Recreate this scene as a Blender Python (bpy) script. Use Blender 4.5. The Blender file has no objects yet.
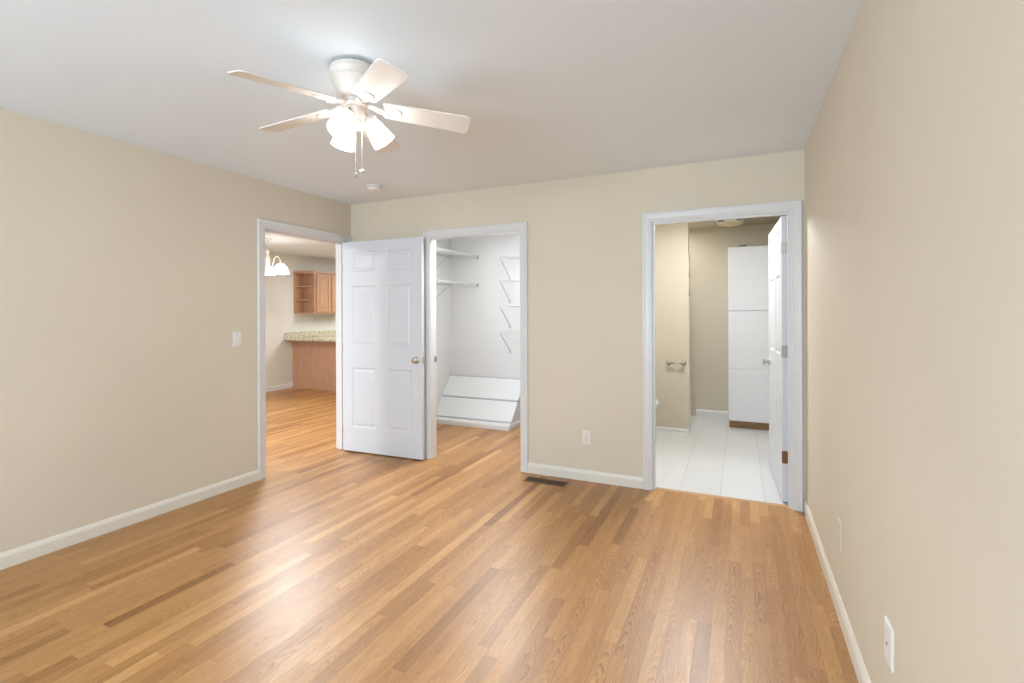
import bpy, bmesh, math, random
from mathutils import Vector, Matrix
R = math.radians
PI = math.pi
random.seed(7)
sc = bpy.context.scene
COL = sc.collection

# ------------------------------------------------------------------ camera
FPX, CY, YAW, ROLL, CAMH = 497.694, -27.671, 0.42950, -0.0036, 1.3391
cam_d = bpy.data.cameras.new('camera')
cam = bpy.data.objects.new('camera', cam_d)
COL.objects.link(cam)
sc.camera = cam
cam_d.sensor_fit = 'HORIZONTAL'
cam_d.sensor_width = 36.0
cam_d.lens = FPX / 1024 * 36.0
cam_d.shift_y = CY / 1024
cam_d.clip_start = 0.02
_c, _s = math.cos(YAW), math.sin(YAW)
_right, _up, _fwd = Vector((_c, _s, 0)), Vector((0, 0, 1)), Vector((-_s, _c, 0))
_cr, _sr = math.cos(ROLL), math.sin(ROLL)
_rc, _uc = _right * _cr + _up * _sr, _up * _cr - _right * _sr
cam.matrix_world = Matrix(((_rc.x, _uc.x, -_fwd.x, 0), (_rc.y, _uc.y, -_fwd.y, 0),
                           (_rc.z, _uc.z, -_fwd.z, CAMH), (0, 0, 0, 1)))

# ------------------------------------------------------------------ world, exposure, large lights
sc.view_settings.view_transform = 'Standard'
sc.view_settings.look = 'None'
sc.view_settings.exposure = 0.47
sc.view_settings.gamma = 1.0
sc.view_settings.use_curve_mapping = False
world = bpy.data.worlds.new('world')
sc.world = world
world.use_nodes = True
world.node_tree.nodes['Background'].inputs[0].default_value = (0.75, 0.85, 1.0, 1)
world.node_tree.nodes['Background'].inputs[1].default_value = 0.6


def area(name, loc, rot, sx, sy, power, color=(1, 1, 1), spread=None):
    d = bpy.data.lights.new(name, 'AREA')
    d.shape = 'RECTANGLE'
    d.size, d.size_y, d.energy, d.color = sx, sy, power, color
    if spread is not None:
        d.spread = spread
    o = bpy.data.objects.new(name, d)
    o.location, o.rotation_euler = loc, rot
    COL.objects.link(o)
    return o


def point(name, loc, power, radius, color=(1, 1, 1)):
    d = bpy.data.lights.new(name, 'POINT')
    d.energy, d.shadow_soft_size, d.color = power, radius, color
    o = bpy.data.objects.new(name, d)
    o.location = loc
    COL.objects.link(o)
    return o


WARM = (0.92, 0.97, 1.0)
COOL_FILL = (0.76, 0.95, 1.165)
SPILL = (0.93, 0.96, 1.0)


def aimed(name, loc, target, size, power, color, spread):
    o = area(name, loc, (0, 0, 0), size, size, power, color, spread)
    o.rotation_euler = (Vector(target) - Vector(loc)).to_track_quat('-Z', 'Y').to_euler()
    return o


# added light behind the camera, tilted up, standing in for window daylight
area('added_window_fill', (-1.6, -2.56, 1.42), (R(125), 0, 0), 2.5, 1.5, 136, COOL_FILL)
area('added_dining_fill', (-5.3, -1.6, 1.45), (R(95), 0, 0), 1.6, 1.5, 45, COOL_FILL)  # added fill for the dining area; no window stands here
area('hall_ceiling_light', (-5.0, 0.95, 2.40), (0, 0, 0), 0.30, 0.30, 72, SPILL)
area('added_kitchen_fill', (-5.6, 7.9, 2.40), (0, 0, 0), 1.4, 1.0, 56, WARM)  # unseen lamp, added to brighten the kitchen
area('added_hall_floor_fill', (-4.85, 4.25, 2.41), (0, 0, 0), 0.4, 0.4, 38, SPILL)  # added out of sight to lighten the hall floor
area('closet_ceiling_light', (-2.15, 4.40, 2.41), (0, 0, 0), 0.9, 0.5, 20.5, (0.97, 0.97, 0.97))
area('bathroom_ceiling_light', (-0.42, 4.95, 2.41), (0, 0, 0), 0.30, 0.30, 20.5, (0.95, 0.97, 1.0))
area('added_bathroom_fill', (-0.95, 6.45, 2.41), (0, 0, 0), 0.4, 0.4, 7, (0.95, 0.96, 0.96))  # added unseen fill for the far bathroom wall
# added unseen lights next door, aimed through the three doorways onto the bedroom floor
aimed('added_dining_spill', (-5.05, 4.40, 2.36), (-2.2, 1.7, 0), 0.36, 11, SPILL, R(110))
aimed('added_closet_spill', (-2.25, 4.86, 2.36), (-1.3, 2.4, 0), 0.40, 13, SPILL, R(110))
aimed('added_bathroom_spill', (-0.42, 4.90, 2.36), (-0.3, 2.4, 0), 0.36, 10, SPILL, R(110))

# ------------------------------------------------------------------ materials
def new_mat(name, base=(0.8, 0.8, 0.8), rough=0.5, metal=0.0, spec=0.5, emis=None, es=0.0):
    m = bpy.data.materials.new(name)
    m.use_nodes = True
    b = m.node_tree.nodes['Principled BSDF']
    b.inputs['Base Color'].default_value = (*base, 1)
    b.inputs['Roughness'].default_value = rough
    b.inputs['Metallic'].default_value = metal
    b.inputs['Specular IOR Level'].default_value = spec
    if emis:
        b.inputs['Emission Color'].default_value = (*emis, 1)
        b.inputs['Emission Strength'].default_value = es
    return m


class G:
    """small node-graph helper"""
    def __init__(self, m):
        self.nt = m.node_tree
        self.b = self.nt.nodes['Principled BSDF']
        self.pos = self.nt.nodes.new('ShaderNodeNewGeometry').outputs['Position']

    def n(self, t, **kw):
        o = self.nt.nodes.new(t)
        for k, v in kw.items():
            setattr(o, k, v)
        return o

    def put(self, sock, v):
        if hasattr(v, 'links') or isinstance(v, bpy.types.NodeSocket):
            self.nt.links.new(v, sock)
        else:
            sock.default_value = v

    def math(self, op, a, b=0.0, c=None):
        o = self.n('ShaderNodeMath', operation=op)
        self.put(o.inputs[0], a)
        self.put(o.inputs[1], b)
        if c is not None:
            self.put(o.inputs[2], c)
        return o.outputs[0]

    def comb(self, x, y, z):
        o = self.n('ShaderNodeCombineXYZ')
        for i, v in enumerate((x, y, z)):
            self.put(o.inputs[i], v)
        return o.outputs[0]

    def xyz(self, v=None):
        o = self.n('ShaderNodeSeparateXYZ')
        self.nt.links.new(self.pos if v is None else v, o.inputs[0])
        return o.outputs

    def noise(self, vec, scale, detail=3, rough=0.5, dist=0.0):
        o = self.n('ShaderNodeTexNoise')
        self.put(o.inputs['Vector'], vec)
        o.inputs['Scale'].default_value = scale
        o.inputs['Detail'].default_value = detail
        o.inputs['Roughness'].default_value = rough
        o.inputs['Distortion'].default_value = dist
        return o.outputs['Fac']

    def white(self, vec):
        o = self.n('ShaderNodeTexWhiteNoise', noise_dimensions='3D')
        self.put(o.inputs['Vector'], vec)
        return o.outputs['Value']

    def ramp(self, fac, stops):
        o = self.n('ShaderNodeValToRGB')
        e = o.color_ramp.elements
        while len(e) < len(stops):
            e.new(0.5)
        for i, (p, c) in enumerate(stops):
            e[i].position = p
            e[i].color = (*c, 1)
        self.put(o.inputs[0], fac)
        return o.outputs[0]

    def mix(self, fac, a, b, mode='MIX'):
        o = self.n('ShaderNodeMix', data_type='RGBA', blend_type=mode)
        self.put(o.inputs[0], fac)
        for s, v in ((o.inputs[6], a), (o.inputs[7], b)):
            self.put(s, (*v, 1) if isinstance(v, tuple) and len(v) == 3 else v)
        return o.outputs[2]

    def maprange(self, v, a, b, c, d):
        o = self.n('ShaderNodeMapRange')
        self.put(o.inputs[0], v)
        for i, x in enumerate((a, b, c, d)):
            o.inputs[i + 1].default_value = x
        return o.outputs[0]

    def bump(self, h, strength, dist=0.002):
        o = self.n('ShaderNodeBump')
        o.inputs['Strength'].default_value = strength
        o.inputs['Distance'].default_value = dist
        self.put(o.inputs['Height'], h)
        self.nt.links.new(o.outputs[0], self.b.inputs['Normal'])

    def base(self, c):
        self.nt.links.new(c, self.b.inputs['Base Color'])


def paint(name, col, rough=0.6, amp=0.02, bump=0.05, spec=0.3, scale=160):
    """rolled wall paint: faint tone drift and orange-peel bump"""
    m = new_mat(name, col, rough, spec=spec)
    g = G(m)
    f = g.noise(g.pos, 1.3, 2)
    lo = tuple(c * (1 - amp) for c in col)
    hi = tuple(min(1, c * (1 + amp)) for c in col)
    g.base(g.ramp(f, [(0.3, lo), (0.7, hi)]))
    if bump:
        g.bump(g.noise(g.pos, scale, 2), bump, 0.001)
    return m


def oak_floor():
    m = new_mat('oak_strip_floor', rough=0.3, spec=0.5)
    g = G(m)
    x, y, z = g.xyz()
    W = 0.0572
    u = g.math('DIVIDE', x, W)
    row = g.math('FLOOR', u)
    fx = g.math('SUBTRACT', u, row)
    r1 = g.white(g.comb(row, 3.1, 0.0))
    r2 = g.white(g.comb(row, 9.7, 2.0))
    ln = g.math('ADD', g.math('MULTIPLY', r2, 0.5), 0.55)
    v = g.math('ADD', g.math('DIVIDE', y, ln), g.math('MULTIPLY', r1, 17.0))
    seg = g.math('FLOOR', v)
    fy = g.math('SUBTRACT', v, seg)
    pid = g.white(g.comb(row, seg, 5.0))
    pid2 = g.white(g.comb(row, seg, 11.0))
    # grain, shifted per strip
    gx = g.math('ADD', x, g.math('MULTIPLY', pid, 9.0))
    gy = g.math('ADD', y, g.math('MULTIPLY', pid2, 23.0))
    vec = g.comb(gx, g.math('MULTIPLY', gy, 0.07), 0.0)
    # cathedral figure: contour lines of a stretched height field, crisp on one side like growth rings
    bend = g.noise(g.comb(gx, g.math('MULTIPLY', gy, 0.22), 0.0), 12.0, 2, 0.45)
    amp = g.maprange(g.white(g.comb(row, seg, 21.0)), 0.40, 0.52, 0.0, 1.0)
    mid = g.math('SUBTRACT', fx, g.math('ADD', 0.25, g.math('MULTIPLY', pid, 0.5)))
    arch = g.math('ADD', g.math('MULTIPLY', gy, 11.0), g.math('MULTIPLY', g.math('MULTIPLY', mid, mid), 13.0))
    straight = g.math('MULTIPLY', fx, g.math('ADD', 3.0, g.math('MULTIPLY', pid2, 4.0)))
    hh = g.math('ADD', g.math('MULTIPLY', bend, 9.0),
                g.math('ADD', g.math('MULTIPLY', amp, arch), g.math('MULTIPLY', g.math('SUBTRACT', 1.0, amp), straight)))
    band = g.math('POWER', g.math('FRACT', hh), 3.0)
    fine = g.noise(vec, 150.0, 5, 0.72)
    pores = g.maprange(g.noise(vec, 430.0, 1, 0.5), 0.55, 0.68, 0.0, 1.0)
    tone = g.ramp(pid, [(0.0, (0.270, 0.119, 0.033)), (0.09, (0.350, 0.166, 0.049)), (0.3, (0.405, 0.200, 0.063)),
                        (0.75, (0.455, 0.235, 0.078)), (1.0, (0.545, 0.300, 0.112))])
    drift = g.noise(g.comb(gx, g.math('MULTIPLY', gy, 0.10), 7.0), 26.0, 2, 0.5)
    tone = g.mix(g.maprange(drift, 0.30, 0.70, 0.0, 0.8), tone, g.mix(1.0, tone, (1.22, 1.26, 1.34), 'MULTIPLY'))
    c = g.mix(g.math('MULTIPLY', band, g.maprange(pid2, 0.25, 0.95, 0.12, 0.95)), tone,
              g.mix(1.0, tone, (0.52, 0.40, 0.30), 'MULTIPLY'))
    c = g.mix(g.maprange(fine, 0.42, 0.62, 0.0, 0.55), c, g.mix(1.0, c, (0.74, 0.64, 0.54), 'MULTIPLY'))
    c = g.mix(g.math('MULTIPLY', pores, g.math('ADD', 0.22, g.math('MULTIPLY', band, 0.5))), c, g.mix(1.0, c, (0.5, 0.4, 0.33), 'MULTIPLY'))
    # a rare dark knot streak
    kn = g.maprange(g.noise(g.comb(gx, g.math('MULTIPLY', gy, 0.30), 4.0), 16.0, 1, 0.4), 0.80, 0.86, 0.0, 0.7)
    c = g.mix(kn, c, (0.13, 0.05, 0.015))
    # joints between strips
    ex = g.math('MINIMUM', fx, g.math('SUBTRACT', 1.0, fx))
    ey = g.math('MULTIPLY', g.math('MINIMUM', fy, g.math('SUBTRACT', 1.0, fy)), g.math('DIVIDE', ln, W))
    e = g.math('MINIMUM', ex, ey)
    gap = g.maprange(e, 0.004, 0.026, 1.0, 0.0)
    c = g.mix(g.math('MULTIPLY', gap, 0.42), c, (0.16, 0.075, 0.03))
    g.base(c)
    rg = g.maprange(g.noise(vec, 60.0, 3), 0.3, 0.7, 0.35, 0.43)
    g.nt.links.new(rg, g.b.inputs['Roughness'])
    hgt = g.math('SUBTRACT', g.math('MULTIPLY', fine, 0.25), gap)
    g.bump(g.math('ADD', hgt, g.math('MULTIPLY', pid, 0.25)), 0.10, 0.001)
    return m


def cabinet_wood(name, a, b, axis=2):
    m = new_mat(name, rough=0.38, spec=0.4)
    g = G(m)
    x, y, z = g.xyz()
    s = [x, y, z]
    s[axis] = g.math('MULTIPLY', s[axis], 0.06)
    f = g.noise(g.comb(*s), 60, 4, 0.6, 0.4)
    g.base(g.ramp(f, [(0.3, a), (0.7, b)]))
    return m


def granite():
    m = new_mat('speckled_granite', rough=0.18, spec=0.5)
    g = G(m)
    n1 = g.noise(g.pos, 34, 5, 0.7)
    n2 = g.noise(g.pos, 90, 3, 0.6)
    c = g.ramp(n1, [(0.36, (0.14, 0.17, 0.10)), (0.45, (0.40, 0.39, 0.26)), (0.52, (0.66, 0.58, 0.42)), (0.64, (0.82, 0.75, 0.62))])
    c = g.mix(g.maprange(n2, 0.56, 0.68, 0.0, 0.7), c, (0.25, 0.20, 0.13))
    g.base(c)
    return m


def bath_tile():
    m = new_mat('white_floor_tile', rough=0.28, spec=0.5)
    g = G(m)
    x, y, z = g.xyz()
    u = g.math('DIVIDE', g.math('ADD', x, 0.423), 0.290)
    row = g.math('FLOOR', u)
    fx = g.math('SUBTRACT', u, row)
    v = g.math('ADD', g.math('DIVIDE', g.math('SUBTRACT', y, 4.25), 1.20), g.math('MULTIPLY', g.math('SUBTRACT', row, 1.0), 0.27))
    seg = g.math('FLOOR', v)
    fy = g.math('SUBTRACT', v, seg)
    ex = g.math('MULTIPLY', g.math('MINIMUM', fx, g.math('SUBTRACT', 1.0, fx)), 0.29)
    ey = g.math('MULTIPLY', g.math('MINIMUM', fy, g.math('SUBTRACT', 1.0, fy)), 1.20)
    gap = g.maprange(g.math('MINIMUM', ex, ey), 0.0008, 0.0026, 1.0, 0.0)
    pid = g.white(g.comb(row, seg, 1.0))
    c = g.ramp(pid, [(0.0, (0.64, 0.64, 0.635)), (1.0, (0.68, 0.68, 0.675))])
    g.base(g.mix(g.math('MULTIPLY', gap, 0.8), c, (0.36, 0.36, 0.35)))
    g.bump(g.math('SUBTRACT', 1.0, gap), 0.2, 0.001)
    return m


M = dict(
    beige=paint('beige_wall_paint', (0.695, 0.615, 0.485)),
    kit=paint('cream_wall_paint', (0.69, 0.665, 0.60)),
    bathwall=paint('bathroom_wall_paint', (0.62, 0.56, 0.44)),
    ceil=paint('ceiling_paint', (0.82, 0.875, 0.92), 0.8, 0.01, 0.05),
    closet=paint('closet_white_paint', (0.67, 0.675, 0.67), 0.6, 0.008, 0.03),
    trim=paint('white_trim_enamel', (0.71, 0.705, 0.69), 0.32, 0.008, 0.0, 0.5),
    base=paint('cream_baseboard_enamel', (0.76, 0.71, 0.61), 0.35, 0.01, 0.0, 0.5),
    door=paint('white_door_enamel', (0.67, 0.69, 0.715), 0.35, 0.008, 0.02, 0.5, 90),
    floor=oak_floor(),
    tile=bath_tile(),
    wood=cabinet_wood('honey_oak_cabinet', (0.41, 0.225, 0.128), (0.54, 0.315, 0.195)),
    wood_h=cabinet_wood('honey_oak_rail', (0.41, 0.225, 0.128), (0.54, 0.315, 0.195), 1),
    toe=cabinet_wood('raw_wood_toe_kick', (0.22, 0.12, 0.045), (0.33, 0.19, 0.075), 0),
    granite=granite(),
    nickel=new_mat('brushed_nickel', (0.50, 0.46, 0.40), 0.28, 1.0),
    brass=new_mat('aged_bronze_hinge', (0.23, 0.12, 0.06), 0.45, 0.7),
    steel=new_mat('grey_steel_hinge', (0.38, 0.38, 0.36), 0.4, 0.8),
    plated=new_mat('pale_painted_hinge', (0.62, 0.56, 0.50), 0.4, 0.3),
    dark=new_mat('dark_recess', (0.02, 0.02, 0.02), 0.8),
    grille=new_mat('bronze_register', (0.17, 0.105, 0.06), 0.45, 0.5),
    plate=new_mat('white_plastic_plate', (0.80, 0.78, 0.74), 0.35),
    ivory=new_mat('ivory_plastic_plate', (0.82, 0.76, 0.66), 0.35),
    fan=paint('antique_white_fan_enamel', (0.68, 0.60, 0.53), 0.40, 0.01, 0.0, 0.4),
    blade=paint('cream_fan_blade', (0.78, 0.73, 0.67), 0.45, 0.02, 0.0, 0.4, 40),
    shade=new_mat('frosted_glass_shade', (0.9, 0.89, 0.87), 0.4, emis=(1.0, 1.0, 1.0), es=6.5),
    bulb=new_mat('lit_bulb', (1, 1, 1), 0.4, emis=(1.0, 1.0, 1.0), es=14.0),
    fanbulb=new_mat('lit_fan_bulb', (1, 1, 1), 0.4, emis=(0.98, 0.99, 1.0), es=520.0),
    chshade=new_mat('chandelier_glass_shade', (0.9, 0.89, 0.87), 0.4, emis=(1.0, 0.98, 0.94), es=4.5),
    chmetal=new_mat('brushed_chandelier_metal', (0.70, 0.66, 0.58), 0.35, 0.5),
    wire=new_mat('white_vinyl_wire', (0.74, 0.75, 0.74), 0.4),
    clip=new_mat('grey_wall_clip', (0.34, 0.34, 0.34), 0.5),
    lip=paint('grey_panel_joint', (0.42, 0.43, 0.43), 0.5, 0.01, 0.0),
    cabinet=paint('white_laminate', (0.68, 0.68, 0.69), 0.35, 0.006, 0.0, 0.5),
    porcelain=new_mat('white_porcelain', (0.80, 0.80, 0.78), 0.12),
    tanglass=new_mat('tan_glass_bowl', (0.42, 0.34, 0.18), 0.3, emis=(1.0, 0.8, 0.45), es=0.12),
    glass=new_mat('window_glass', (1, 1, 1), 0.02),
    thresh=cabinet_wood('oak_threshold', (0.46, 0.27, 0.14), (0.56, 0.34, 0.18), 0),
)
# thin pane: mostly see-through with a faint gloss
_nt = M['glass'].node_tree
_nt.nodes.clear()
_o, _m = _nt.nodes.new('ShaderNodeOutputMaterial'), _nt.nodes.new('ShaderNodeMixShader')
_t, _g = _nt.nodes.new('ShaderNodeBsdfTransparent'), _nt.nodes.new('ShaderNodeBsdfGlossy')
_g.inputs['Roughness'].default_value = 0.02
_m.inputs[0].default_value = 0.05
_nt.links.new(_t.outputs[0], _m.inputs[1])
_nt.links.new(_g.outputs[0], _m.inputs[2])
_nt.links.new(_m.outputs[0], _o.inputs[0])


# ------------------------------------------------------------------ mesh helpers
class MB:
    def __init__(self):
        self.v, self.f, self.mi, self.sm = [], [], [], []
        self.cur = 0

    def face(self, idx, smooth=False):
        self.f.append(tuple(idx))
        self.mi.append(self.cur)
        self.sm.append(smooth)

    def pts(self, ps):
        i = len(self.v)
        self.v += [tuple(p) for p in ps]
        return list(range(i, i + len(ps)))

    def poly(self, ps, smooth=False):
        self.face(self.pts(ps), smooth)
        return self

    def box(self, x0, x1, y0, y1, z0, z1):
        a = self.pts([(x0, y0, z0), (x1, y0, z0), (x1, y1, z0), (x0, y1, z0),
                      (x0, y0, z1), (x1, y0, z1), (x1, y1, z1), (x0, y1, z1)])
        for q in ((3, 2, 1, 0), (4, 5, 6, 7), (0, 1, 5, 4), (1, 2, 6, 5), (2, 3, 7, 6), (3, 0, 4, 7)):
            self.face([a[k] for k in q])
        return self

    def extrude(self, prof, fn, t0, t1, smooth=False):
        """closed 2-D profile swept along t; fn(u, v, t) -> point"""
        n = len(prof)
        a = self.pts([fn(u, v, t0) for u, v in prof])
        b = self.pts([fn(u, v, t1) for u, v in prof])
        for i in range(n):
            j = (i + 1) % n
            self.face((a[i], a[j], b[j], b[i]), smooth)
        self.face(a[::-1])
        self.face(b)
        return self

    def lathe(self, prof, c=(0, 0, 0), ax=(0, 0, 1), seg=32, sx=1.0, sy=1.0, caps=True):
        """profile of (r, h) turned about ax through c"""
        ax = Vector(ax).normalized()
        q = ax.to_track_quat('Z', 'Y')
        c = Vector(c)
        rings = []
        for r, h in prof:
            rings.append(self.pts([c + q @ Vector((r * sx * math.cos(2 * PI * k / seg), r * sy * math.sin(2 * PI * k / seg), h)) for k in range(seg)]))
        for a, b in zip(rings, rings[1:]):
            for k in range(seg):
                j = (k + 1) % seg
                self.face((a[k], a[j], b[j], b[k]), True)
        if caps:
            if prof[0][0] > 1e-6:
                self.face(rings[0][::-1])
            if prof[-1][0] > 1e-6:
                self.face(rings[-1])
        return self

    def tube(self, ps, r, seg=8, closed=False):
        ps = [Vector(p) for p in ps]
        rs = r if isinstance(r, (list, tuple)) else [r] * len(ps)
        n = len(ps)
        rings = []
        prev = None
        for i, p in enumerate(ps):
            if closed:
                t = ps[(i + 1) % n] - ps[i - 1]
            else:
                t = ps[min(i + 1, n - 1)] - ps[max(i - 1, 0)]
            t.normalize()
            ref = prev if prev is not None else (Vector((0, 0, 1)) if abs(t.z) < 0.9 else Vector((1, 0, 0)))
            a = (ref - t * ref.dot(t)).normalized()
            prev = a
            b = t.cross(a)
            rings.append(self.pts([p + (a * math.cos(2 * PI * k / seg) + b * math.sin(2 * PI * k / seg)) * rs[i] for k in range(seg)]))
        pairs = list(zip(rings, rings[1:])) + ([(rings[-1], rings[0])] if closed else [])
        for a, b in pairs:
            for k in range(seg):
                j = (k + 1) % seg
                self.face((a[k], a[j], b[j], b[k]), True)
        if not closed:
            self.face(rings[0][::-1])
            self.face(rings[-1])
        return self

    def build(self, name, mat, parent=None, bevel=0.0, segs=2):
        me = bpy.data.meshes.new(name)
        me.from_pydata(self.v, [], self.f)
        mats = mat if isinstance(mat, (list, tuple)) else [mat]
        for m in mats:
            me.materials.append(m)
        for p, mi, sm in zip(me.polygons, self.mi, self.sm):
            p.material_index = mi
            p.use_smooth = sm
        bm = bmesh.new()
        bm.from_mesh(me)
        bmesh.ops.recalc_face_normals(bm, faces=bm.faces)
        bm.to_mesh(me)
        bm.free()
        o = bpy.data.objects.new(name, me)
        COL.objects.link(o)
        if parent is not None:
            o.parent = parent
        if bevel:
            bv = o.modifiers.new('bevel', 'BEVEL')
            bv.width, bv.segments, bv.limit_method = bevel, segs, 'ANGLE'
            bv.angle_limit = R(40)
        return o


def tag(o, label=None, cat=None, group=None, kind=None):
    for k, v in (('label', label), ('category', cat), ('group', group), ('kind', kind)):
        if v:
            o[k] = v
    return o


def thing(name, label, cat, loc=(0, 0, 0), rotz=0.0, group=None, kind=None):
    o = bpy.data.objects.new(name, None)
    o.empty_display_size = 0.1
    o.location, o.rotation_euler = loc, (0, 0, rotz)
    COL.objects.link(o)
    return tag(o, label, cat, group, kind)


def copy_tree(o, parent=None):
    c = o.copy()
    COL.objects.link(c)
    if parent is not None:
        c.parent = parent
    for ch in [q for q in bpy.data.objects if q.parent == o]:
        copy_tree(ch, c)
    return c


# ------------------------------------------------------------------ the shell
H = 2.44
XL, XR, YB, YF = -3.5547, 0.3999, 3.8758, -2.40       # bedroom faces
XLO, YBO = -3.680, 3.968                              # far faces of the left and back walls
XK = -7.464                                           # kitchen wall
CL, CR, CBK = -3.48, -1.62, 5.645                     # closet faces
BL, BR, BBK = -1.50, 0.50, 6.90                       # bathroom faces
DH, DHC, DHB = 2.050, 2.040, 2.028                    # doorway heights: hall, closet, bathroom
HALL = (2.880, 3.802)
CLO = (-2.604, -1.700)
BAT = (-0.602, 0.311)

mb = MB()
mb.box(XK - .1, CR + .06, YF, 11.0, -0.1, 0.0)
mb.box(CR + .06, XR, YF, 3.918, -0.1, 0.0)
tag(mb.build('floor', M['floor']), 'honey oak strip floor running through bedroom, closet and hall', 'floor', kind='structure')
mb = MB()
mb.box(CR + .06, BR + .05, 3.918, 7.0, -0.1, 0.0)
tag(mb.build('floor', M['tile']), 'white rectangular tile floor of the bathroom', 'floor', kind='structure')
mb = MB()
mb.extrude([(3.898, 0), (3.938, 0), (3.933, 0.005), (3.905, 0.006)], lambda u, v, t: (t, u, v), BAT[0], BAT[1])
tag(mb.build('trim_7', M['thresh']), 'thin oak threshold strip between wood floor and bathroom tile', 'threshold', kind='structure')

mb = MB()
mb.box(XL, XR, YF, YB, H, H + .1)
tag(mb.build('ceiling', M['ceil']), 'flat white bedroom ceiling around the fan', 'ceiling', kind='structure')
mb = MB()
mb.box(XK - .1, XL, YF, 11.0, H, H + .1)
tag(mb.build('ceiling', M['ceil']), 'white ceiling of the dining area beyond the left doorway', 'ceiling', kind='structure')
mb = MB()
mb.box(XL, CR + .06, YB, CBK + .1, H, H + .1)
tag(mb.build('ceiling', M['closet']), 'white closet ceiling above the wire shelves', 'ceiling', kind='structure')
mb = MB()
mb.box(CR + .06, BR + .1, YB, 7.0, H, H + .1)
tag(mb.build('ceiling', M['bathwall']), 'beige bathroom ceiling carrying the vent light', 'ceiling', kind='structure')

# left wall with the hall doorway
mb = MB()
mb.box(XLO, XL, YF, HALL[0] - .02, 0, H)
mb.box(XLO, XL, HALL[1] + .02, YB, 0, H)
mb.box(XLO, XL, HALL[0] - .02, HALL[1] + .02, DH + .02, H)
tag(mb.build('wall_left', M['beige']), 'long beige left wall with doorway to the dining area', 'wall', kind='structure')
# back wall with the closet and bathroom doorways
mb = MB()
def bseg(x0, x1, z0, z1, back):
    i0 = len(mb.f)
    mb.box(x0, x1, YB, YBO, z0, z1)
    mb.mi[i0 + 4] = back
bseg(XLO, CLO[0] - .02, 0, H, 1)
bseg(CLO[0] - .02, CLO[1] + .02, DHC + .02, H, 1)
bseg(CLO[1] + .02, -1.56, 0, H, 1)
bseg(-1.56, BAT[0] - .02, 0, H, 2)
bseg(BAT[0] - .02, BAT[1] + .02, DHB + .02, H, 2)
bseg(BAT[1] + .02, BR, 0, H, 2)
tag(mb.build('wall_back', [M['beige'], M['closet'], M['bathwall']]), 'beige back wall with closet and bathroom doorways', 'wall', kind='structure')
mb = MB()
mb.box(XR, XR + .1, YF, YB, 0, H)
tag(mb.build('wall_right', M['beige']), 'plain beige right wall with two low cover plates', 'wall', kind='structure')
# wall behind the camera, with an added unseen window for the fill light
WX0, WX1, WZ0, WZ1 = -2.9, -0.3, 0.6, 2.30
mb = MB()
mb.box(XL, WX0, YF - .12, YF, 0, H)
mb.box(WX1, XR, YF - .12, YF, 0, H)
mb.box(WX0, WX1, YF - .12, YF, 0, WZ0)
mb.box(WX0, WX1, YF - .12, YF, WZ1, H)
tag(mb.build('wall_front', M['beige']), 'beige front wall around the added window', 'wall', kind='structure')
wt = thing('added_window', 'unseen white framed window added in the front wall', 'window', (0, 0, 0), kind='structure')
mb = MB()
for x0, x1, z0, z1 in ((WX0, WX1, WZ0, WZ0 + .05), (WX0, WX1, WZ1 - .05, WZ1), (WX0, WX0 + .05, WZ0 + .05, WZ1 - .05),
                       (WX1 - .05, WX1, WZ0 + .05, WZ1 - .05), (-1.63, -1.57, WZ0 + .05, WZ1 - .05)):
    mb.box(x0, x1, YF - .09, YF - .03, z0, z1)
mb.build('window_frame', M['trim'], wt)
for x0, x1 in ((WX0 + .05, -1.63), (-1.57, WX1 - .05)):
    mb = MB()
    mb.box(x0, x1, YF - .062, YF - .058, WZ0 + .05, WZ1 - .05)
    mb.build('pane', M['glass'], wt)

# dining / kitchen shell
mb = MB()
mb.box(XK - .1, XK, YF, 11.0, 0, H)
tag(mb.build('wall_kitchen_left', M['kit']), 'cream dining wall carrying the oak cabinets', 'wall', kind='structure')
mb = MB()
mb.box(XK, XLO, 10.9, 11.0, 0, H)
tag(mb.build('wall_kitchen_back', M['kit']), 'cream kitchen wall at the far end', 'wall', kind='structure')
mb = MB()
mb.box(XK, XLO, YF - .1, YF, 0, H)
tag(mb.build('wall_kitchen_front', M['kit']), 'cream dining wall at the near end', 'wall', kind='structure')
# closet shell
mb = MB()
i0 = 0
mb.box(XLO, CL, YBO, 10.9, 0, H)
mb.mi[3] = 1
tag(mb.build('wall_closet_left', [M['kit'], M['closet']]), 'white closet side wall holding two long wire shelves', 'wall', kind='structure')
mb = MB()
mb.box(CL, CR, CBK, CBK + .1, 0, H)
tag(mb.build('wall_closet_back', M['closet']), 'white closet back wall above the sloped bulkhead', 'wall', kind='structure')
mb = MB()
mb.box(CR, BL, YBO, 7.0, 0, H)
mb.mi[3] = 1
tag(mb.build('wall_closet_right', [M['closet'], M['bathwall']]), 'dividing wall between closet and bathroom', 'wall', kind='structure')
# bathroom shell
mb = MB()
mb.box(BL, BR, BBK, BBK + .1, 0, H)
tag(mb.build('wall_bathroom_back', M['bathwall']), 'beige bathroom wall at the far end beside the tall cabinet', 'wall', kind='structure')
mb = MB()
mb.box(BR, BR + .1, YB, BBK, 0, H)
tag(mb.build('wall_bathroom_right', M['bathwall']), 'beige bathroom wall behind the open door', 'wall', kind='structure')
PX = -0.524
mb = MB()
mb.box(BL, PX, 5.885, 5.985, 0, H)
tag(mb.build('wall_bathroom_partition', M['bathwall']), 'short beige bathroom partition with the paper holder', 'wall', kind='structure')
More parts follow.
